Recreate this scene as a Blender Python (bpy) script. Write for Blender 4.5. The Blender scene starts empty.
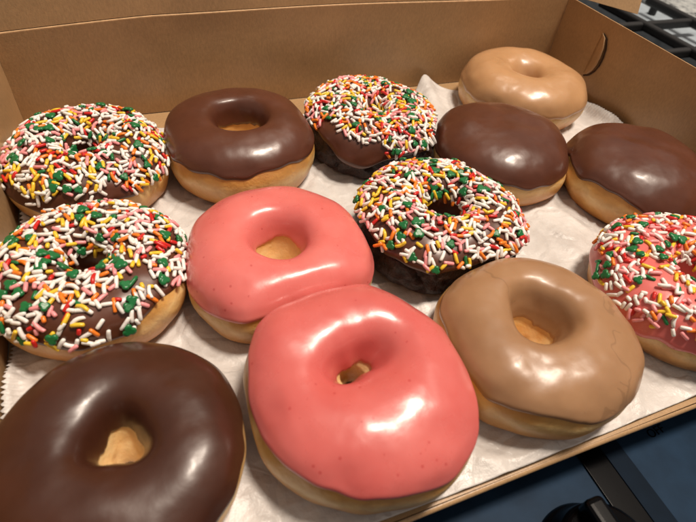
import bpy, math, random
from mathutils import Vector, Matrix, noise, Quaternion
from math import sin, cos, pi, radians

random.seed(7); noise.seed_set(5)
U = 0.205                      # metres per layout unit (the camera stands one unit above the box floor)
sc = bpy.context.scene
COL = sc.collection
CAM = Vector((0, 0, U))

# ------------------------------------------------------------------ helpers
def link(name, verts, faces, mat=None, parent=None, smooth=True, mats=None, midx=None):
    me = bpy.data.meshes.new(name)
    me.from_pydata([tuple(v) for v in verts], [], faces)
    for m in (mats or [mat]):
        me.materials.append(m)
    if midx: me.polygons.foreach_set('material_index', midx)
    me.polygons.foreach_set('use_smooth', [smooth]*len(me.polygons))
    me.update()
    o = bpy.data.objects.new(name, me); COL.objects.link(o)
    if parent: o.parent = parent
    return o

def empty(name, loc=(0, 0, 0)):
    o = bpy.data.objects.new(name, None); o.location = loc; o.empty_display_size = .01
    COL.objects.link(o); return o

def tag(o, label=None, cat=None, group=None, kind=None):
    if label: o['label'] = label
    if cat: o['category'] = cat
    if group: o['group'] = group
    if kind: o['kind'] = kind
    return o

class MB:
    def __init__(s): s.v = []; s.f = []
    def add(s, vs, fs):
        n = len(s.v); s.v += [Vector(v) for v in vs]; s.f += [tuple(i+n for i in f) for f in fs]
    def box(s, lo, hi, bev=0.0):
        x0, y0, z0 = lo; x1, y1, z1 = hi
        s.add([(x0,y0,z0),(x1,y0,z0),(x1,y1,z0),(x0,y1,z0),(x0,y0,z1),(x1,y0,z1),(x1,y1,z1),(x0,y1,z1)],
              [(3,2,1,0),(4,5,6,7),(0,1,5,4),(1,2,6,5),(2,3,7,6),(3,0,4,7)])
    def grid(s, P, nu, nv, fn=None, close_u=False, close_v=False):
        n = len(s.v)
        s.v += [Vector(p) for p in P]
        for i in range(nu if close_u else nu-1):
            for j in range(nv if close_v else nv-1):
                a = i*nv+j; b = ((i+1) % nu)*nv+j; c = ((i+1) % nu)*nv+(j+1) % nv; d = i*nv+(j+1) % nv
                s.f.append((n+a, n+b, n+c, n+d))
    def tube(s, pts, r, seg=10):
        pts = [Vector(p) for p in pts]
        P = []
        up = Vector((0, 0, 1))
        for i, p in enumerate(pts):
            t = (pts[min(i+1, len(pts)-1)]-pts[max(i-1, 0)]).normalized()
            a = t.cross(up if abs(t.z) < .9 else Vector((1, 0, 0))).normalized(); b = t.cross(a)
            for k in range(seg):
                P.append(p+(a*cos(2*pi*k/seg)+b*sin(2*pi*k/seg))*r)
        n = len(s.v)
        s.grid(P, len(pts), seg, close_v=True)
        s.f.append(tuple(n+k for k in range(seg))[::-1]); m = n+(len(pts)-1)*seg
        s.f.append(tuple(m+k for k in range(seg)))
    def lathe(s, prof, c, seg=64):
        P = []
        for k in range(seg):
            a = 2*pi*k/seg
            for r, z in prof: P.append((c[0]+r*cos(a), c[1]+r*sin(a), c[2]+z))
        s.grid(P, seg, len(prof), close_u=True)
    def build(s, name, mat, parent=None, smooth=False, bevel=0):
        o = link(name, s.v, s.f, mat, parent, smooth)
        if bevel:
            b = o.modifiers.new('bevel', 'BEVEL'); b.width = bevel; b.segments = 3; b.limit_method = 'ANGLE'
        return o

# ------------------------------------------------------------------ materials
def newmat(name):
    m = bpy.data.materials.new(name); m.use_nodes = True
    nt = m.node_tree; bs = nt.nodes['Principled BSDF']
    return m, nt, bs
def N(nt, typ, **kw):
    n = nt.nodes.new(typ)
    for k, v in kw.items():
        if k in n.inputs: n.inputs[k].default_value = v
        else: setattr(n, k, v)
    return n
def obj_coord(nt, scale=(1, 1, 1)):
    t = N(nt, 'ShaderNodeTexCoord'); mp = N(nt, 'ShaderNodeMapping'); mp.inputs['Scale'].default_value = scale
    nt.links.new(t.outputs['Object'], mp.inputs['Vector']); return mp.outputs['Vector']
def noise_tex(nt, vec, scale, detail=4, rough=.55):
    n = N(nt, 'ShaderNodeTexNoise'); n.inputs['Scale'].default_value = scale
    n.inputs['Detail'].default_value = detail; n.inputs['Roughness'].default_value = rough
    nt.links.new(vec, n.inputs['Vector']); return n.outputs['Fac']
def ramp(nt, fac, stops):
    r = N(nt, 'ShaderNodeValToRGB'); el = r.color_ramp.elements
    while len(el) < len(stops): el.new(.5)
    for e, (p, c) in zip(el, stops): e.position = p; e.color = (*c, 1) if len(c) == 3 else c
    nt.links.new(fac, r.inputs['Fac']); return r.outputs['Color']
def mix(nt, fac, a, b, blend='MIX'):
    m = N(nt, 'ShaderNodeMix', data_type='RGBA', blend_type=blend)
    if isinstance(fac, (int, float)): m.inputs[0].default_value = fac
    else: nt.links.new(fac, m.inputs[0])
    for s, x in ((6, a), (7, b)):
        if isinstance(x, tuple): m.inputs[s].default_value = (*x, 1)
        else: nt.links.new(x, m.inputs[s])
    return m.outputs[2]
def math_n(nt, op, a, b=0.0):
    m = N(nt, 'ShaderNodeMath', operation=op)
    for i, x in enumerate((a, b)):
        if isinstance(x, (int, float)): m.inputs[i].default_value = x
        else: nt.links.new(x, m.inputs[i])
    return m.outputs[0]
def bump(nt, bs, h, strength, dist):
    b = N(nt, 'ShaderNodeBump'); b.inputs['Strength'].default_value = strength; b.inputs['Distance'].default_value = dist
    nt.links.new(h, b.inputs['Height'])
    prev = bs.inputs['Normal'].links
    if prev: nt.links.new(prev[0].from_socket, b.inputs['Normal'])
    nt.links.new(b.outputs['Normal'], bs.inputs['Normal'])
    return b

def icing_mat(name, c1, c2, speck=None, rough=.3, coat=.5, coat_r=.12, sss=.15, sss_r=(1, .4, .25), crack=0, pit=0, wave=.5, film=0, seed=0):
    m, nt, bs = newmat(name)
    v = obj_coord(nt)
    nt.nodes[-1].inputs['Location'].default_value = (seed*.31, seed*.17, 0)
    col = ramp(nt, noise_tex(nt, v, 45, 4), [(.3, c1), (.7, c2)])
    if speck:
        vo = N(nt, 'ShaderNodeTexVoronoi'); vo.inputs['Scale'].default_value = 230; nt.links.new(v, vo.inputs['Vector'])
        msk = math_n(nt, 'LESS_THAN', vo.outputs['Distance'], .14)
        sel = math_n(nt, 'GREATER_THAN', noise_tex(nt, v, 60, 1), .52)
        col = mix(nt, math_n(nt, 'MULTIPLY', math_n(nt, 'MULTIPLY', msk, sel), .5), col, speck)
    if crack:
        dn = noise_tex(nt, v, 25, 3)
        vo = N(nt, 'ShaderNodeTexVoronoi', feature='DISTANCE_TO_EDGE'); vo.inputs['Scale'].default_value = crack
        mv = N(nt, 'ShaderNodeMix', data_type='RGBA'); mv.inputs[0].default_value = .03
        nz = N(nt, 'ShaderNodeTexNoise'); nz.inputs['Scale'].default_value = 60; nt.links.new(v, nz.inputs['Vector'])
        nt.links.new(v, mv.inputs[6]); nt.links.new(nz.outputs['Color'], mv.inputs[7])
        nt.links.new(mv.outputs[2], vo.inputs['Vector'])
        line = math_n(nt, 'LESS_THAN', vo.outputs['Distance'], .012)
        sel = math_n(nt, 'GREATER_THAN', noise_tex(nt, v, 30, 1), .52)
        lm = math_n(nt, 'MULTIPLY', line, sel)
        col = mix(nt, math_n(nt, 'MULTIPLY', lm, .28), col, tuple(x*.45 for x in c1))
    nt.links.new(col, bs.inputs['Base Color'])
    r = math_n(nt, 'MULTIPLY_ADD', noise_tex(nt, v, 75, 5), .36); nt.nodes[-1].inputs[2].default_value = rough-.18
    nt.links.new(r, bs.inputs['Roughness'])
    nt.links.new(math_n(nt, 'MULTIPLY', ramp(nt, noise_tex(nt, v, 70, 5, .65), [(.35, (.35,)*3), (.6, (1,)*3)]), coat*1.15), bs.inputs['Coat Weight']); bs.inputs['Coat Roughness'].default_value = coat_r
    bs.inputs['Subsurface Weight'].default_value = sss; bs.inputs['Subsurface Radius'].default_value = sss_r
    bs.inputs['Subsurface Scale'].default_value = .003
    b = bump(nt, bs, noise_tex(nt, v, 48, 2), wave*.7, .004)
    b = bump(nt, bs, noise_tex(nt, v, 230, 2), .06, .0009)
    if crack: b = bump(nt, bs, math_n(nt, 'MULTIPLY', lm, -1.0), .5, .0006)
    if pit:
        vo = N(nt, 'ShaderNodeTexVoronoi'); vo.inputs['Scale'].default_value = 330; nt.links.new(v, vo.inputs['Vector'])
        h = math_n(nt, 'LESS_THAN', vo.outputs['Distance'], .30)
        sel = math_n(nt, 'GREATER_THAN', noise_tex(nt, v, 38, 1), 1.06-pit)
        b = bump(nt, bs, math_n(nt, 'MULTIPLY', h, sel), .7, .0008)
    nt.links.new(b.outputs['Normal'], bs.inputs['Coat Normal'])
    return m

def dough_mat(name, seed=0, brown=1.0):
    m, nt, bs = newmat(name)
    v = obj_coord(nt)
    nt.nodes[-1].inputs['Location'].default_value = (seed*.31, seed*.17, 0)
    sx = N(nt, 'ShaderNodeSeparateXYZ'); t = N(nt, 'ShaderNodeTexCoord'); nt.links.new(t.outputs['Object'], sx.inputs[0])
    z = math_n(nt, 'DIVIDE', sx.outputs['Z'], .033)
    z = math_n(nt, 'ADD', z, math_n(nt, 'MULTIPLY', math_n(nt, 'SUBTRACT', noise_tex(nt, v, 45, 3), .5), .45))
    br = (.56*brown, .235*brown, .05*brown); dk = (.38*brown, .13*brown, .022*brown)
    col = ramp(nt, z, [(.0, dk), (.16, br), (.34, (.68, .35, .095)), (.50, (.84, .58, .26)), (.64, (.70, .37, .10)), (.85, br)])
    col = mix(nt, math_n(nt, 'MULTIPLY', ramp(nt, noise_tex(nt, v, 140, 5, .65), [(.42, (0, 0, 0)), (.62, (1, 1, 1))]), .22), col, dk)
    col = mix(nt, math_n(nt, 'MULTIPLY', ramp(nt, noise_tex(nt, v, 35, 3), [(.5, (0, 0, 0)), (.7, (1, 1, 1))]), .4), col, (.70, .46, .18))
    rad = math_n(nt, 'SQRT', math_n(nt, 'ADD', math_n(nt, 'POWER', sx.outputs['X'], 2.0), math_n(nt, 'POWER', sx.outputs['Y'], 2.0)))
    rad = math_n(nt, 'ADD', rad, math_n(nt, 'MULTIPLY', math_n(nt, 'SUBTRACT', noise_tex(nt, v, 130, 4), .5), .012))
    cm = ramp(nt, rad, [(.004, (.75,)*3), (.0125, (0,)*3)])
    col = mix(nt, cm, col, (.82, .62, .33))
    nt.links.new(col, bs.inputs['Base Color'])
    bs.inputs['Roughness'].default_value = .42
    bs.inputs['Subsurface Weight'].default_value = .22; bs.inputs['Subsurface Radius'].default_value = (1, .5, .2)
    bs.inputs['Subsurface Scale'].default_value = .004
    bs.inputs['Coat Weight'].default_value = .25; bs.inputs['Coat Roughness'].default_value = .35
    bump(nt, bs, noise_tex(nt, v, 85, 3, .5), .5, .003)
    bump(nt, bs, noise_tex(nt, v, 650, 3, .7), .35, .0007)
    return m

def cake_mat():
    m, nt, bs = newmat('dark chocolate cake')
    v = obj_coord(nt)
    nt.links.new(ramp(nt, noise_tex(nt, v, 250, 5), [(.3, (.010, .004, .003)), (.7, (.050, .017, .009))]), bs.inputs['Base Color'])
    bs.inputs['Roughness'].default_value = .5
    bump(nt, bs, noise_tex(nt, v, 160, 5, .7), 1, .003)
    return m

def card_mat(name='kraft cardboard', c=(.42, .262, .13), spread=.22, rough=.36):
    m, nt, bs = newmat(name)
    v = obj_coord(nt)
    a = tuple(x*(1-spread) for x in c); b = tuple(min(1, x*(1+spread)) for x in c)
    col = ramp(nt, noise_tex(nt, v, 22, 5, .6), [(.3, a), (.7, b)])
    v2 = obj_coord(nt, (1, 1, .35))
    col = mix(nt, .5, col, ramp(nt, noise_tex(nt, v2, 900, 3, .7), [(.3, tuple(x*.75 for x in c)), (.7, tuple(min(1, x*1.25) for x in c))]))
    nt.links.new(col, bs.inputs['Base Color'])
    bs.inputs['Roughness'].default_value = rough
    bs.inputs['Specular IOR Level'].default_value = .5
    bump(nt, bs, noise_tex(nt, v, 1200, 3), .25, .0003)
    bump(nt, bs, noise_tex(nt, v, 14, 2), .15, .003)
    return m

def paper_mat():
    m, nt, bs = newmat('wax paper')
    v = obj_coord(nt)
    col = ramp(nt, noise_tex(nt, v, 40, 5, .6), [(.32, (.54, .505, .475)), (.68, (.74, .71, .68))])
    nt.links.new(col, bs.inputs['Base Color'])
    r = ramp(nt, noise_tex(nt, v, 60, 3), [(.3, (.28,)*3), (.7, (.5,)*3)]); nt.links.new(r, bs.inputs['Roughness'])
    bump(nt, bs, noise_tex(nt, v, 110, 5, .65), .6, .0016)
    for sc_, st in ((13, .8), (31, .5)):
        vo = N(nt, 'ShaderNodeTexVoronoi', feature='DISTANCE_TO_EDGE'); vo.inputs['Scale'].default_value = sc_
        vo.inputs['Randomness'].default_value = 1
        mv = N(nt, 'ShaderNodeMix', data_type='RGBA'); mv.inputs[0].default_value = .02
        nz_ = N(nt, 'ShaderNodeTexNoise'); nz_.inputs['Scale'].default_value = 30; nt.links.new(v, nz_.inputs['Vector'])
        nt.links.new(v, mv.inputs[6]); nt.links.new(nz_.outputs['Color'], mv.inputs[7]); nt.links.new(mv.outputs[2], vo.inputs['Vector'])
        bump(nt, bs, math_n(nt, 'MINIMUM', vo.outputs['Distance'], .09), st, .012)
    bump(nt, bs, noise_tex(nt, obj_coord(nt, (1, .35, 1)), 420, 4, .7), .3, .0004)
    return m

def plain(name, c, rough=.5, metal=0, coat=0, noise_s=200, var=.15, bmp=.1, spec=.5):
    m, nt, bs = newmat(name); bs.inputs['Specular IOR Level'].default_value = spec
    v = obj_coord(nt)
    nt.links.new(ramp(nt, noise_tex(nt, v, noise_s, 4), [(.3, tuple(x*(1-var) for x in c)), (.7, tuple(min(1, x*(1+var)) for x in c))]), bs.inputs['Base Color'])
    bs.inputs['Roughness'].default_value = rough; bs.inputs['Metallic'].default_value = metal
    bs.inputs['Coat Weight'].default_value = coat
    if bmp: bump(nt, bs, noise_tex(nt, v, noise_s*3, 3), bmp, .0004)
    return m

def granite_mat():
    m, nt, bs = newmat('speckled granite')
    v = obj_coord(nt)
    col = ramp(nt, noise_tex(nt, v, 60, 6, .75), [(.38, (.06, .065, .07)), (.46, (.34, .36, .36)), (.6, (.55, .57, .56)), (.75, (.7, .7, .68))])
    nt.links.new(col, bs.inputs['Base Color']); bs.inputs['Roughness'].default_value = .25
    return m

PINK = lambda s, k=1: icing_mat('strawberry icing', (.67*k, .145*k*k, .13*k*k), (.75*k, .20*k*k, .18*k*k), speck=(.45, .03, .03), rough=.30, coat=.35, coat_r=.18, sss=.25, sss_r=(1, .35, .25), wave=.28, seed=s)
CHOC = lambda s, k=1.12: icing_mat('chocolate icing', (.070*k, .021*k, .010*k), (.098*k, .031*k, .0155*k), rough=.36, coat=.3, coat_r=.2, sss=.05, pit=.47, wave=.42, seed=s)
MAPLE = lambda s, k=1.0: icing_mat('maple icing', (.31*k, .165*k, .08*k), (.38*k, .21*k, .105*k), rough=.36, coat=.3, coat_r=.2, sss=.2, sss_r=(1, .5, .3), crack=24, wave=.45, seed=s)
GLAZE = lambda s: icing_mat('caramel glaze', (.46, .25, .115), (.53, .30, .145), rough=.34, coat=.35, coat_r=.2, sss=.2, sss_r=(1, .5, .3), wave=.45, seed=s)
CAKE = cake_mat()

SPR_COL = {'white': (.90, .87, .82), 'pink': (.88, .34, .35), 'red': (.62, .022, .018), 'orange': (.88, .23, .022), 'yellow': (.87, .58, .04), 'green': (.012, .16, .045)}
def candy(name, c):
    m, nt, bs = newmat(name)
    bs.inputs['Base Color'].default_value = (*c, 1); bs.inputs['Roughness'].default_value = .33
    bs.inputs['Subsurface Weight'].default_value = .1; bs.inputs['Subsurface Scale'].default_value = .0006
    v = obj_coord(nt); bump(nt, bs, noise_tex(nt, v, 900, 2), .25, .0003)
    return m
SPR = {k: candy(k+' sprinkle candy', c) for k, c in SPR_COL.items()}

# ------------------------------------------------------------------ sprinkle meshes
def rod_geo(L, r, bend=0.0, seg=8):
    P = []; rings = []
    n = 7
    for i in range(n):
        x = -L/2+L*i/(n-1); rr = r
        if i in (0, n-1): rr = r*.45
        elif i in (1, n-2): x = (-1 if i == 1 else 1)*(L/2-r*.35); rr = r*.9
        z0 = bend*(x/L)**2*4
        for k in range(seg): P.append(Vector((x, rr*cos(2*pi*k/seg)+z0, rr*sin(2*pi*k/seg))))
    F = []
    for i in range(n-1):
        for k in range(seg):
            a = i*seg+k; b = i*seg+(k+1) % seg
            F.append((a, b, b+seg, a+seg))
    F.append(tuple(range(seg))[::-1]); F.append(tuple((n-1)*seg+k for k in range(seg)))
    return P, F
def clover_geo(R):
    P = []; n = 30; F = []
    def rad(a): return R*(.50+.50*abs(cos(1.5*(a-pi/2)))**.7)
    for z, k in ((0, .96), (.0005, 1.0), (.0011, .93), (.0014, .6)):
        for i in range(n):
            a = 2*pi*i/n; r = rad(a)*k
            P.append(Vector((r*cos(a), r*sin(a), z)))
    for l in range(3):
        for i in range(n):
            a = l*n+i; b = l*n+(i+1) % n; F.append((a, b, b+n, a+n))
    F.append(tuple(range(n))[::-1]); F.append(tuple(3*n+i for i in range(n)))
    return P, F
ROD_T = [rod_geo(L*.00094, r*.00094, b*.00094) for L, r, b in ((4.4, 1.02, 0), (5.2, 1.0, 0), (6.0, 1.02, .25), (7.0, .98, .1), (6.6, 1.0, .9), (3.2, 1.02, 0))]
ROD_M = {}
def rod_mesh(i, c):
    if (i, c) not in ROD_M:
        me = bpy.data.meshes.new('sprinkle'); P, F = ROD_T[i]; me.from_pydata([tuple(p) for p in P], [], F)
        me.materials.append(SPR[c]); me.polygons.foreach_set('use_smooth', [True]*len(F)); me.update(); ROD_M[(i, c)] = me
    return ROD_M[(i, c)]
CLV = []
for r in (.0024, .0028, .0031):
    me = bpy.data.meshes.new('shamrock_sprinkle'); P, F = clover_geo(r); me.from_pydata([tuple(p) for p in P], [], F)
    me.materials.append(SPR['green']); me.polygons.foreach_set('use_smooth', [True]*(len(F)-1)+[False]); me.update(); CLV.append(me)

# ------------------------------------------------------------------ doughnuts
RING = [(.78, 0.0), (.93, .07), (1.0, .26), (.985, .43), (.90, .59), (.71, .695), (.47, .72), (.315, .655), (.225, .49), (.17, .32), (.085, .16), (.10, .04), (.34, 0.0)]
DOME = [(.0, 0.0), (.4, 0.0), (.78, 0.0), (.93, .07), (1.0, .27), (.975, .44), (.87, .60), (.67, .71), (.40, .765), (.0, .785)]
def cr(p0, p1, p2, p3, t):
    return .5*((2*p1)+(-p0+p2)*t+(2*p0-5*p1+4*p2-p3)*t*t+(-p0+3*p1-3*p2+p3)*t*t*t)
class Shape:
    def __init__(s, D):
        s.D = D; s.R = D['R']*U; s.ring = not D.get('filled')
        s.pts = [Vector((r, z)) for r, z in (RING if s.ring else DOME)]
        hole = D.get('hole', 1.0)
        if s.ring:
            for p in s.pts:
                p.x += (hole-1)*{.315: .14, .225: .24, .17: .26, .085: .03}.get(round(p.x, 3), 0)
        for p in s.pts:
            if .07 < p.x < .11 and 'throat' in D: p.x = D['throat']
            elif 'throat' in D and .15 < p.x < .25: p.x = max(p.x, D['throat']+.05)
        hk = D.get('h', 1.0)
        for p in s.pts: p.y *= hk
        s.seed = Vector((D['id']*3.7, D['id']*1.3, 5.1))
        s.n = len(s.pts)
    def prof(s, t):
        n = s.n
        if s.ring:
            i = int(math.floor(t)); f = t-i; g = lambda k: s.pts[k % n]
        else:
            t = max(0, min(n-1-1e-6, t)); i = int(t); f = t-i
            def g(k):
                if k < 0: q = s.pts[-k]; return Vector((-q.x, q.y))
                if k > n-1: q = s.pts[2*(n-1)-k]; return Vector((-q.x, q.y))
                return s.pts[k]
        q = cr(g(i-1), g(i), g(i+1), g(i+2), f)
        return max(q.x, 0.0), max(q.y, 0.0)
    def P(s, th, t):
        D = s.D; r, z = s.prof(t)
        # outer outline: elongation, lobes, and flattening where a neighbour touches
        k = 1.0
        for (n, a, ph) in D.get('lobes', ()): k += a*cos(n*(th-radians(ph)))
        lim = 9
        for (ang, dist) in D['contacts']:
            c = cos(th-ang)
            if c > .15: lim = min(lim, dist/D['R']/c)
        Rk = k
        if lim < 9:   # smooth minimum
            w = .12; h = max(0, min(1, .5+.5*(lim-k)/w)); Rk = lim*(1-h)+k*h-w*h*(1-h)
        w = max(0, min(1, (r-.35)/.6)); w = w*w*(3-2*w)
        rr = r*(1+(Rk-1)*w)
        if s.ring and 'holes' in D and .12 < r < .62:
            hk = sum(a*cos(n*(th-radians(ph))) for n, a, ph in D['holes'])
            rr *= 1+hk*1.5*(1-r/.62)**1.6
        x = rr*cos(th); y = rr*sin(th)
        ox, oy = D.get('off', (0, 0)); wo = max(0, 1-r/.95); x += ox*wo; y += oy*wo
        # height variation
        zz = z*(1+D.get('tilt', (0, 0))[0]*x+D.get('tilt', (0, 0))[1]*y)
        p = Vector((x, y, zz))
        a = D.get('lump', .03)
        q = p*1.6+s.seed
        d = noise.noise_vector(q)*a*1.25+noise.noise_vector(p*3.6+s.seed)*a*.5
        fz = min(1, zz/.12)
        p += Vector((d.x*fz, d.y*fz, d.z*fz*.9))
        for (dx, dy, rad, amt) in D.get('dents', ()):
            d2 = ((p.x-dx)**2+(p.y-dy)**2)/rad**2
            if zz > .3 and d2 < 6: p.z -= amt*math.exp(-d2)
        return p*s.R
    def N(s, th, t):
        e = .02
        a = s.P(th+e, t)-s.P(th-e, t); b = s.P(th, t+e)-s.P(th, t-e)
        n = a.cross(b)
        return n.normalized() if n.length > 1e-12 else Vector((0, 0, 1))

def nz(th, seed, f=1.0, a=1.0):
    return noise.noise(Vector((cos(th)*f, sin(th)*f, seed)))*a

def make_doughnut(D):
    S = Shape(D)
    root = empty(D['name'], (D['pos'][0]*U, D['pos'][1]*U, D.get('z', 0.0)*U+.0014))
    root.rotation_euler = [radians(a) for a in D.get('rot', (0, 0, 0))]
    tag(root, D['label'], 'doughnut', 'assorted doughnuts in the open box')
    NU = 144
    cake = D.get('cake')
    # dough
    nv = 84 if S.ring else 70
    P = []
    for i in range(NU):
        th = 2*pi*i/NU
        for j in range(nv):
            t = S.n*j/nv if S.ring else (S.n-1)*j/(nv-1)
            p = S.P(th, t)
            if cake:
                n = S.N(th, t)
                c = noise.turbulence(p*90+S.seed, 3, False)
                f = min(1, p.z/.006)
                p -= n*(abs(c)*.0035*f)
                g = abs(noise.noise(p*45+S.seed))
                p += n*(max(0, .12-g)*-.03*f)
            P.append(p)
    mb = MB(); mb.grid(P, NU, nv, close_u=True, close_v=S.ring)
    mb.build('dough', CAKE if cake else dough_mat('golden fried dough', D['id'], D.get('brown', 1)), root, smooth=True)
    # icing
    to, ti = D['ice']
    nv = 72; P = []; NU = 220
    thick = D.get('thick', .0010)
    def edge(th):
        a = to+nz(th, D['id']+.3, 1.3, .65)+nz(th, D['id']+7.7, 4.5, .22)
        for (ang, wid, amt) in D.get('edges', ()):
            d = (math.degrees(th)-ang+180) % 360-180
            a += amt*math.exp(-(d/wid)**2)
        b = ti
        if S.ring: b = ti+nz(th, D['id']+3.1, 1.2, .35)+nz(th, D['id']+9, 4, .1)
        return a, b
    def ice(th, u):
        a, b = edge(th)
        t = a+(b-a)*u
        e = min(1, u/.05)
        k = math.sqrt(max(0, 1-(1-e)**2))
        if S.ring:
            e2 = min(1, (1-u)/.05); k *= math.sqrt(max(0, 1-(1-e2)**2))
        bead = 1+.2*math.exp(-((u-.05)/.03)**2)
        return t, -0.0004+(thick*bead+.0004)*k
    for i in range(NU):
        th = 2*pi*i/NU
        for j in range(nv):
            u = j/(nv-1)
            if S.ring: u = .5-.5*cos(pi*u)*(1-.25*sin(pi*u))
            else: u = u**1.5
            t, off = ice(th, u)
            p = S.P(th, t)
            n = S.N(th, t) if (S.ring or t < S.n-1.12) else Vector((0, 0, 1))
            P.append(p+n*off)
    mb = MB(); mb.grid(P, NU, nv, close_u=True)
    mb.build('icing', D['icing'], root, smooth=True)
    # sprinkles
    if 'spr' in D:
        rnd = random.Random(D['id']*11)
        cnt, nclv, mask = D['spr']
        cells = {}; placed = []; tries = 0
        M0 = root.matrix_basis.copy()
        camL = (Matrix.Translation(root.location) @ root.rotation_euler.to_matrix().to_4x4()).inverted() @ CAM
        cs = .0035
        def surf(th, u):
            t, off = ice(th, u); return S.P(th, t)+S.N(th, t)*max(off, 0), S.N(th, t)
        clv = []
        while len(placed) < cnt+nclv and tries < cnt*60:
            tries += 1
            th = rnd.uniform(0, 2*pi); u = rnd.uniform(D.get('umin', .04), D.get('umax', .88))
            p, n = surf(th, u)
            if rnd.random() > (math.hypot(p.x, p.y)/S.R)*1.02: continue       # even cover by area
            if rnd.random() > mask(math.degrees(th) % 360, u): continue
            key = (int(p.x//cs), int(p.y//cs), int(p.z//cs)); near = 0; close = False
            isclv = len(clv) < nclv and len(placed) % 9 == 4
            for dx in (-1, 0, 1):
                for dy in (-1, 0, 1):
                    for dz in (-1, 0, 1):
                        for q, kq in cells.get((key[0]+dx, key[1]+dy, key[2]+dz), ()):
                            d = (q-p).length
                            if d < .0016: close = True
                            if d < .0027+(.001 if kq or isclv else 0): near += 1
            if close or near > 2: continue
            cells.setdefault(key, []).append((p.copy(), isclv))
            z = n; a = z.cross(Vector((0, 0, 1)) if abs(z.z) < .9 else Vector((1, 0, 0))).normalized(); b = z.cross(a)
            an = rnd.uniform(0, 2*pi); x = a*cos(an)+b*sin(an)
            x = (x+z*rnd.uniform(-.08, .08)*(1+near*.6)).normalized()
            if isclv: x = (x+z*rnd.uniform(-.25, .25)).normalized()
            y = z.cross(x).normalized(); zz = x.cross(y)
            if not isclv:
                sp = rnd.uniform(-pi, pi); y, zz = y*cos(sp)+zz*sin(sp), zz*cos(sp)-y*sin(sp)
            h = (.0009 if isclv else .0006)+near*(.0007 if isclv else .0006)
            pos = p+z*h
            M = Matrix((x, y, zz)).transposed().to_4x4(); M.translation = pos
            v = camL-pos
            size = max(0.02, n.dot(v.normalized())+.25)/v.length
            if isclv: clv.append(M)
            c = rnd.choices(['white', 'pink', 'red', 'orange', 'yellow', 'green'], [50, 17, 8, 11, 13, 2])[0]
            placed.append((size, M, isclv, c, rnd.choice([0, 0, 1, 1, 2, 2, 3, 4, 5])))
        rods = sorted([q for q in placed if not q[2]], key=lambda q: -q[0])
        for q in rods[:100]:
            o = bpy.data.objects.new('sprinkle', rod_mesh(q[4], q[3])); o.parent = root; o.matrix_basis = q[1]; COL.objects.link(o)
        for M in clv:
            o = bpy.data.objects.new('shamrock_sprinkle', rnd.choice(CLV)); o.parent = root; o.matrix_basis = M; COL.objects.link(o)
        V = []; F = []; MI = []; keys = list(SPR)
        for q in rods[100:]:
            Pp, Ff = ROD_T[q[4]]; n0 = len(V)
            V += [q[1] @ p for p in Pp]; F += [tuple(i+n0 for i in f) for f in Ff]; MI += [keys.index(q[3])]*len(Ff)
        if V:
            o = link('sprinkles', V, F, parent=root, mats=[SPR[k] for k in keys], midx=MI); o['kind'] = 'stuff'
    return root

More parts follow.
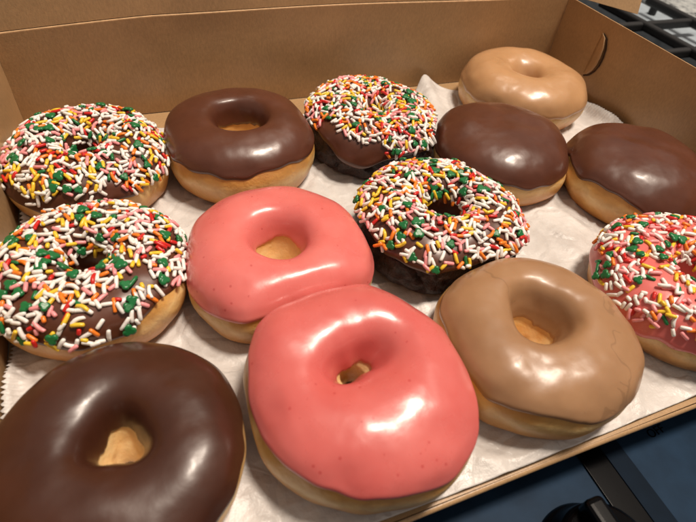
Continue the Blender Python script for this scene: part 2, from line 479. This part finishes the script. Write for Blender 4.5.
def bare_front(a0, a1, umax, low):
    def f(a, u):
        if a0 <= a <= a1 and u < umax: return low
        return 1
    return f
full = lambda a, u: 1
DN = [
 dict(id=1, name='sprinkled_doughnut', pos=(-.177, 1.393), R=.222, ice=(2.6, 9.8), hole=1.15, throat=.19, umax=.77, icing=CHOC(1), spr=(820, 50, bare_front(205, 295, .17, .05)), lump=.04,
      label='sprinkled chocolate ring touching the left end of the back wall'),
 dict(id=2, name='sprinkled_doughnut', pos=(-.183, .94), R=.212, ice=(2.4, 9.8), hole=1.1, throat=.19, umax=.77, icing=CHOC(2), spr=(760, 50, bare_front(240, 320, .30, .35)), lump=.04, edges=((315, 26, 1.3),),
      label='sprinkled chocolate ring just behind the plain chocolate ring in the front left corner'),
 dict(id=3, name='iced_doughnut', pos=(.259, 1.379), R=.232, h=1.13, ice=(3.25, 8.2), hole=1.35, icing=CHOC(3), lump=.025,
      label='plain chocolate iced ring with open hole, by the back wall between two sprinkled doughnuts'),
 dict(id=4, name='sprinkled_doughnut', pos=(.711, 1.405), R=.236, h=.95, cake=True, ice=(3.5, 9.8), hole=.8, throat=.11, umax=.86, icing=CHOC(4), spr=(800, 36, bare_front(195, 255, .24, .0)), lump=.05, edges=((235, 20, -1.3),),
      label='sprinkled dark chocolate cake doughnut with one bare brown patch, against the back wall'),
 dict(id=5, name='sprinkled_doughnut', pos=(.696, .884), R=.234, h=.97, cake=True, ice=(3.3, 9.3), hole=1.1, throat=.19, umax=.78, icing=CHOC(5), spr=(720, 40, full), lump=.045,
      label='sprinkled dark chocolate cake doughnut in the middle of the box, touching the maple ring'),
 dict(id=6, name='iced_doughnut', pos=(.236, .866), R=.235, ice=(3.0, 8.4), hole=1.15, throat=.13, icing=PINK(6), lump=.025, edges=((290, 35, -.7),), holes=((1, .12, 30),),
      label='plain pink iced ring with open hole, the farther of the two plain pink ones'),
 dict(id=7, name='iced_doughnut', pos=(.291, .472), z=.016, rot=(3.5, 0, 0), R=.234, h=1.02, ice=(3.25, 8.85), hole=.8, throat=.10, icing=PINK(7, .88), lump=.035, off=(0.0, .12), holes=((2, .35, 20),), lobes=((2, .025, 118), (1, .015, 270)),
      label="plain pink iced ring with pinched hole and lopsided edge, at the box's front edge"),
 dict(id=8, name='iced_doughnut', pos=(-.156, .483), R=.218, ice=(2.7, 8.75), hole=.95, throat=.08, icing=CHOC(8, .66), lump=.03, holes=((3, .16, 80),),  # chocolate icing darkened to stand in for dimmer light at the front
      label='plain dark chocolate iced ring in the front left corner, open hole showing yellow dough'),
 dict(id=9, name='iced_doughnut', pos=(.716, .462), R=.224, h=1.05, ice=(3.15, 8.9), hole=1.2, icing=MAPLE(9), lump=.04, off=(0, .10), holes=((3, .16, 100),),
      label='light brown maple iced ring near the front edge, beside the pink sprinkled doughnut'),
 dict(id=10, name='iced_doughnut', pos=(1.416, 1.523), R=.245, ice=(2.7, 9.4), hole=.9, icing=GLAZE(10), lump=.035,
      label='pale caramel glazed ring in the back right corner of the box'),
 dict(id=11, name='filled_doughnut', pos=(1.082, 1.159), R=.232, filled=True, ice=(4.6, 9.0), icing=CHOC(11), lump=.03, edges=((225, 30, .5),),
      label='chocolate iced doughnut without a hole, in front of the pale caramel ring'),
 dict(id=12, name='filled_doughnut', pos=(1.455, .925), R=.238, filled=True, ice=(4.5, 9.0), icing=CHOC(12), lump=.035, edges=((215, 30, .8),),
      label='chocolate iced doughnut without a hole, beside the right side wall'),
 dict(id=13, name='sprinkled_doughnut', pos=(1.212, .479), R=.233, ice=(2.2, 9.6), hole=1.15, throat=.18, umax=.77, off=(-.05, 0), icing=PINK(13), brown=.6, umin=.13, spr=(640, 46, full), lump=.035,
      label="pink iced ring with rainbow sprinkles and green shamrocks, cut by the photo's right edge"),
]
EXTRA = {7: [(radians(32), .212)]}
BIAS = {(7, 6): .55, (9, 5): .51, (9, 7): .5}
for a in DN: a['contacts'] = list(EXTRA.get(a['id'], []))
for a in DN:
    for b in DN:
        if a is b: continue
        dx = b['pos'][0]-a['pos'][0]; dy = b['pos'][1]-a['pos'][1]; d = math.hypot(dx, dy)
        if d < a['R']+b['R']+.01:
            f = a['R']/(a['R']+b['R'])
            if (a['id'], b['id']) in BIAS: f = BIAS[(a['id'], b['id'])]
            if (b['id'], a['id']) in BIAS: f = 1-BIAS[(b['id'], a['id'])]
            a['contacts'].append((math.atan2(dy, dx), d*f+(.007 if {a['id'], b['id']} == {6, 7} else .0)))
for D in DN: make_doughnut(D)

# ------------------------------------------------------------------ the box
X0, X1, Y0, Y1, WH = -.382, 1.756, .238, 1.79, .335
T = .006
CARD = card_mat(); EDGE = plain('pale cut cardboard edge', (.55, .34, .17), .6, noise_s=300)
box = empty('doughnut_box', (.687*U, 1.0*U, 0)); tag(box, 'open brown cardboard bakery box with its lid up, holding thirteen doughnuts on white paper', 'box')
def loc(p): return (p[0]*U-box.location.x, p[1]*U-box.location.y, p[2]*U-box.location.z)
def panel(name, P, nu, nv, thick, mat=CARD, parent=box, smooth=False):
    """sheet of cardboard: P(i/nu, j/nv) in layout units, solidified"""
    mb = MB(); mb.grid([loc(P(i/(nu-1), j/(nv-1))) for i in range(nu) for j in range(nv)], nu, nv)
    o = mb.build(name, mat, parent, smooth=smooth)
    s = o.modifiers.new('thickness', 'SOLIDIFY'); s.thickness = thick; s.offset = 0
    o.data.materials.append(EDGE); s.material_offset_rim = 1
    return o
TH = T*U*.55
def wob(a, b, s, k=.0014): return noise.noise(Vector((a*3, b*3, s)))*k
panel('bottom_panel', lambda u, v: (X0+(X1-X0)*u, Y0+(Y1-Y0)*v, -.004), 30, 20, TH)
def topz(u): return WH-.035*max(0, 1-u/.22)**1.3-.004*sin(u*9)
panel('back_wall', lambda u, v: (X0+(X1-X0-.001)*u, Y1+.002+wob(u, v, 3), v*topz(u)), 60, 12, TH)
# fold between back wall and lid: a rounded, worn crease
mb = MB(); mb.tube([loc((X0+(X1-X0)*i/60, Y1+.004+wob(i/60, 1, 3), topz(i/60)+.001)) for i in range(61)], .0007, 10)
mb.build('lid_crease', EDGE, box, smooth=True)
ta = radians(7)
lid = panel('lid', lambda u, v: (X0+(X1-X0)*u, Y1+.007+wob(u, 1, 3)+v*1.35*sin(ta), topz(u)+.006+v*1.35*cos(ta)), 60, 14, TH)
f0 = Vector((X1+.012, Y1-.01, WH+.004)); f1 = Vector((1.925, 1.572, WH))
panel('lid_flap', lambda u, v: (f0.x+(f1.x-f0.x)*u+.10*v, f0.y+(f1.y-f0.y)*u+.16*v, f0.z+(f1.z-f0.z)*u+v*.3), 14, 10, TH, parent=lid)
panel('side_wall', lambda u, v: (X0-.002+wob(u, v, 8), Y0+.01+(Y1-Y0-.010)*u, v*(WH-.035)), 30, 10, TH)
sw = panel('side_wall', lambda u, v: (X1+.001+wob(u, v, 9, .005)*(1-u), Y0+.01+(Y1-Y0-.010)*u, v*WH), 30, 10, TH)
# half-moon tab cut into the right wall, pushed inwards a little
cut = [(1.545, .282), (1.520, .272), (1.504, .240), (1.498, .205), (1.500, .172), (1.512, .142), (1.530, .120), (1.556, .106)]
h0 = Vector(cut[0]); h1 = Vector(cut[-1]); ax = (h1-h0).normalized()
P = []
for k, c in enumerate(cut):
    c = Vector(c); q = h0+ax*(c-h0).dot(ax); d = (c-q).length
    for w in (0, .35, .7, 1): 
        m_ = q.lerp(c, w); P.append(loc((X1-.0045-.0025-.010*w*d/.05, m_.x, m_.y)))
mb = MB(); mb.grid(P, len(cut), 4)
tabo = mb.build('tab_cut', CARD, sw, smooth=True); s = tabo.modifiers.new('thickness', 'SOLIDIFY'); s.thickness = .0005; tabo.data.materials.append(EDGE); s.material_offset_rim = 1
SLIT = plain('dark slit', (.045, .02, .01), .8)
mb = MB(); mb.tube([loc((X1-.004, y-.004, z-.003)) for y, z in cut], .0006, 8); mb.build('slit', SLIT, sw, smooth=True)
# front wall folded down and under: rounded fold along the front edge
fold = []
def fr(u, v):
    if v < .45: a = v/.45*pi; return (X0+(X1-X0)*u, Y0-.002-.006*sin(a)+wob(u, 0, 4, .003), -.0105+.0062*cos(a))
    w = (v-.45)/.55; return (X0+(X1-X0)*u, Y0-.002+w*.30, -.0167)
panel('front_flap', fr, 40, 24, TH*.8)

# ------------------------------------------------------------------ wax paper
nx, ny = 170, 420
P = []
for i in range(nx):
    u = i/(nx-1)
    for j in range(ny):
        v = j/(ny-1)
        back = 1.655+.02*sin(u*7+1)+.115*math.exp(-((u-.705)/.045)**2)-.06*max(0, u-.8)
        y = .246+(back-.246)*v+.004*sin(u*11)*(1-v)
        xl = -.372-.004*sin(v*5); xr = 1.742-.012*math.exp(-((v-.8)/.15)**2)
        saw = abs((v*110) % 1-.5)*.022
        x = xl+(xr-xl)*u
        eu = min(u, 1-u)
        if u < .02: x += saw*(1-u/.02)
        if u > .98: x -= saw*(1-(1-u)/.02)
        q = Vector((x*2.2, y*2.2, 0))
        r1 = 1-abs(noise.noise(q*1.2+Vector((4, 2, 1))))*2; r2 = 1-abs(noise.noise(q*2.9+Vector((9, 5, 1))))*2
        z = .0045+.010*max(0, r1)**4+.0075*max(0, r2)**5+noise.noise(q*6)*.0016+.0022*max(0, 1-abs(noise.noise(q*6.5+Vector((2, 8, 1))))*2)**5+.0012*max(0, 1-abs(noise.noise(q*14))*2)**4
        # curl at the torn ends, ridge against the back wall
        z += (.035 if u < .5 else .03+.04*math.exp(-((v-.78)/.12)**2))*max(0, 1-eu/.02)**2*(.6+noise.noise(Vector((0, y*4, 3))))
        z += .045*math.exp(-((u-.70+.16*(1-v))/.022)**2)*max(0, (v-.72)/.28)**1.2
        z += .012*math.exp(-((v-1)/.03)**2)*(.5+noise.noise(Vector((x*5, 0, 7))))
        P.append((x*U, y*U, max(z, .0028)*U))
mb = MB(); mb.grid(P, nx, ny)
paper = mb.build('wax_paper', paper_mat(), smooth=True)
s = paper.modifiers.new('thickness', 'SOLIDIFY'); s.thickness = .00012
tag(paper, 'creased white wax paper sheet with saw-toothed ends lining the box under the doughnuts', 'paper')

# ------------------------------------------------------------------ the stove under the box
BLACK = plain('black enamel', (.0015, .0015, .002), .2, coat=.0, noise_s=80, bmp=.02, spec=.16)
IRON = plain('matt cast iron', (.012, .012, .013), .55, noise_s=300, bmp=.5)
NAVY = plain('control panel tinted with blue reflection', (.010, .027, .055), .5, coat=.0, noise_s=60, var=.2, bmp=.15)  # blue in the base colour stands in for reflections on the panel
PALE = plain('painted steel reflection', (.36, .42, .47), .4, noise_s=60)  # pale base colour stands in for bright reflections off the trim strip
STEEL = plain('brushed steel', (.42, .47, .52), .3, metal=1, noise_s=60)
NAVY.node_tree.nodes['Principled BSDF'].inputs['Specular IOR Level'].default_value = .08
INK = plain('black print', (.0015, .0015, .002), .8, bmp=0, spec=.02)
stove = empty('gas_stove', (1.0*U, 1.5*U, -.2*U)); tag(stove, 'black gas stove with control panel tinted with blue reflection underneath the open doughnut box', 'stove')
def sbox(name, lo, hi, mat, bev=.0015, parent=stove):
    mb = MB(); l = stove.location
    mb.box(*[tuple(c*U-l[k] for k, c in enumerate(p)) for p in (lo, hi)]); return mb.build(name, mat, parent, bevel=bev)
sbox('cooktop', (-1.2, .40, -.60), (3.22, 3.3, -.22), BLACK)
cp = sbox('control_panel', (-1.2, -.45, -.55), (3.22, .39, -.13), NAVY, .003)
sbox('steel_trim', (3.24, .40, -.60), (3.62, 3.3, -.17), PALE)
def slw(p): return (p[0]*U-stove.location.x, p[1]*U-stove.location.y, p[2]*U-stove.location.z)
# two thin dark strips laid on the panel, and rotary knob
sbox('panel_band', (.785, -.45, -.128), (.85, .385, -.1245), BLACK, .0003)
sbox('panel_band', (.853, -.45, -.128), (.905, .385, -.1262), plain('dark navy', (.004, .010, .020), .6, noise_s=80, bmp=0, spec=.06), .0002)

kc = slw((.67, .06, -.13))
mb = MB(); mb.lathe([(.0, .018), (.0165, .018), (.0185, .0168), (.0195, .014), (.021, .004), (.0225, .003), (.0235, .0015), (.0236, 0)], kc, 72)
kn = mb.build('knob', BLACK, stove, smooth=True)
mb = MB(); mb.box((kc[0]-.0045, kc[1]-.018, kc[2]+.017), (kc[0]+.0045, kc[1]+.018, kc[2]+.028)); kg = mb.build('grip', BLACK, kn, bevel=.0025)
#mb = MB(); mb.lathe([(.0238, .0001), (.0245, .0012), (.0262, .0014), (.0268, .0)], kc, 72); mb.build('bezel', STEEL, kn, smooth=True)
def text(body, p, size, ang, name):
    cu = bpy.data.curves.new(name, 'FONT'); cu.body = body; cu.size = size; cu.extrude = .00008; cu.align_x = 'CENTER'; cu.align_y = 'CENTER'
    o = bpy.data.objects.new(name, cu); COL.objects.link(o)
    dg = bpy.context.evaluated_depsgraph_get(); me = bpy.data.meshes.new_from_object(o.evaluated_get(dg)); me.name = name
    bpy.data.objects.remove(o)
    me.materials.clear(); me.materials.append(INK)
    t = bpy.data.objects.new(name, me); COL.objects.link(t); t.parent = cp; t.location = slw(p); t.rotation_euler = (0, 0, ang)
    return t
text('OFF', (1.022, .240, -.1293), .0062, radians(3), 'printed_word')

def grate(xs, ys, x0, x1, y0, y1, ztop, label):
    g = empty('burner_grate', ((x0+x1)/2*U, (y0+y1)/2*U, -.22*U)); tag(g, label, 'grate', 'cast iron burner grates on the stove')
    def bar(a, b, name='bar'):
        mb = MB(); a = Vector(a)*U-g.location; b = Vector(b)*U-g.location
        lo = [min(a[k], b[k])-(.0045 if k < 2 else .011) for k in range(3)]; hi = [max(a[k], b[k])+(.0045 if k < 2 else 0) for k in range(3)]
        mb.box(lo, hi); mb.build(name, IRON, g, bevel=.003)
    for y in ys: bar((x0, y, ztop), (x1, y, ztop))
    for x in xs: bar((x, y0, ztop+.008), (x, y1, ztop+.008))
    for x in (x0, x1):
        for y in (y0, y1):
            mb = MB(); p = Vector((x, y, -.215))*U-g.location; q = Vector((x, y, ztop-.03))*U-g.location
            mb.tube([p, q], .0055, 10); mb.build('foot', IRON, g)
grate((2.08, 2.55, 3.0, 3.42), (.62, 1.05, 1.55, 2.00, 2.38), 2.02, 3.50, .55, 2.75, -.055, 'black cast iron stove grate sticking out behind the right wall of the box')
grate((-.2, .4, .9, 1.5), (.55, 1.0, 1.5, 2.0), -.5, 1.85, .5, 2.6, -.055, 'black cast iron stove grate carrying the doughnut box')
mb = MB(); c_ = (2.62, 2.2)
mb.lathe([(0, .010), (.03, .010), (.034, .007), (.036, .0)], (c_[0]*U-stove.location.x, c_[1]*U-stove.location.y, -.218*U-stove.location.z), 48); mb.build('burner', STEEL, stove, smooth=True)

mb = MB(); mb.box((3.64*U, -1.5*U, -.60*U), (9*U, 7*U, -.13*U)); ct = mb.build('countertop', granite_mat(), bevel=.003); tag(ct, kind='structure')
mb = MB(); mb.box((-7*U, 3.34*U, -.60*U), (3.60*U, 7*U, -.13*U)); wl = mb.build('back_ledge', plain('dark ledge', (.02, .02, .022), .4), bevel=.003); tag(wl, kind='structure')
mb = MB(); mb.box((-12*U, -10*U, -.75*U), (12*U, 12*U, -.62*U)); fl = mb.build('floor', plain('dark floor', (.02, .018, .016), .6)); tag(fl, kind='structure')

# ------------------------------------------------------------------ light
w = bpy.data.worlds.new('World'); sc.world = w; w.use_nodes = True
nt = w.node_tree; bg = nt.nodes['Background']
tc = N(nt, 'ShaderNodeTexCoord'); sx = N(nt, 'ShaderNodeSeparateXYZ'); nt.links.new(tc.outputs['Generated'], sx.inputs[0])
c = ramp(nt, math_n(nt, 'MULTIPLY_ADD', sx.outputs['Z'], .5), [(.35, (.12, .08, .06)), (.6, (.42, .36, .33)), (1.0, (.85, .74, .64))])
for n in nt.nodes:
    if n.type == 'MATH': n.inputs[2].default_value = .5
nt.links.new(c, bg.inputs['Color']); bg.inputs['Strength'].default_value = .42

def lamp(name, d, dist, size, power, col, target=(.7, .9, .1), size_y=None):
    L = bpy.data.lights.new(name, 'AREA'); L.energy = power; L.color = col; L.size = size
    if size_y: L.shape = 'RECTANGLE'; L.size_y = size_y
    else: L.shape = 'DISK'
    o = bpy.data.objects.new(name, L); COL.objects.link(o)
    t = Vector(target)*U; dv = Vector(d).normalized(); o.location = t+dv*dist
    o.rotation_euler = dv.to_track_quat('Z', 'Y').to_euler(); return o
lamp('ceiling_lamp', (.20, -.04, .97), 2.2, .34, 44, (1, .86, .72))
lamp('ceiling_lamp', (.40, .02, .90), 2.2, .26, 18, (1, .86, .72))

# ------------------------------------------------------------------ camera
cd = bpy.data.cameras.new('camera'); cam = bpy.data.objects.new('camera', cd); COL.objects.link(cam)
rt = Vector((.92965, -.35762, .08864)); dn = Vector((-.19752, -.68684, -.69946)); fw = Vector((.31102, .63274, -.70915))
# rows above are the image axes expressed in the world frame
rt = Vector((0.92965069, -0.35761961, 0.08864427)); 
M = Matrix(((0.92965069, -0.35761961, 0.08864427), (-0.19751836, -0.68683621, -0.69945873), (0.31102425, 0.63274342, -0.7091542)))
right = Vector(M[0]); down = Vector(M[1]); fwd = Vector(M[2])
W = Matrix((right, -down, -fwd)).transposed().to_4x4(); W.translation = CAM
cam.matrix_world = W
cd.sensor_width = 36; cd.lens = 512/696*36; cd.clip_start = .005; cd.clip_end = 50
cd.dof.use_dof = True; cd.dof.focus_distance = .30; cd.dof.aperture_fstop = 15
sc.camera = cam
sc.view_settings.view_transform = 'Standard'; sc.view_settings.look = 'None'; sc.view_settings.gamma = 1; sc.view_settings.exposure = 0
sc.render.engine = 'CYCLES'
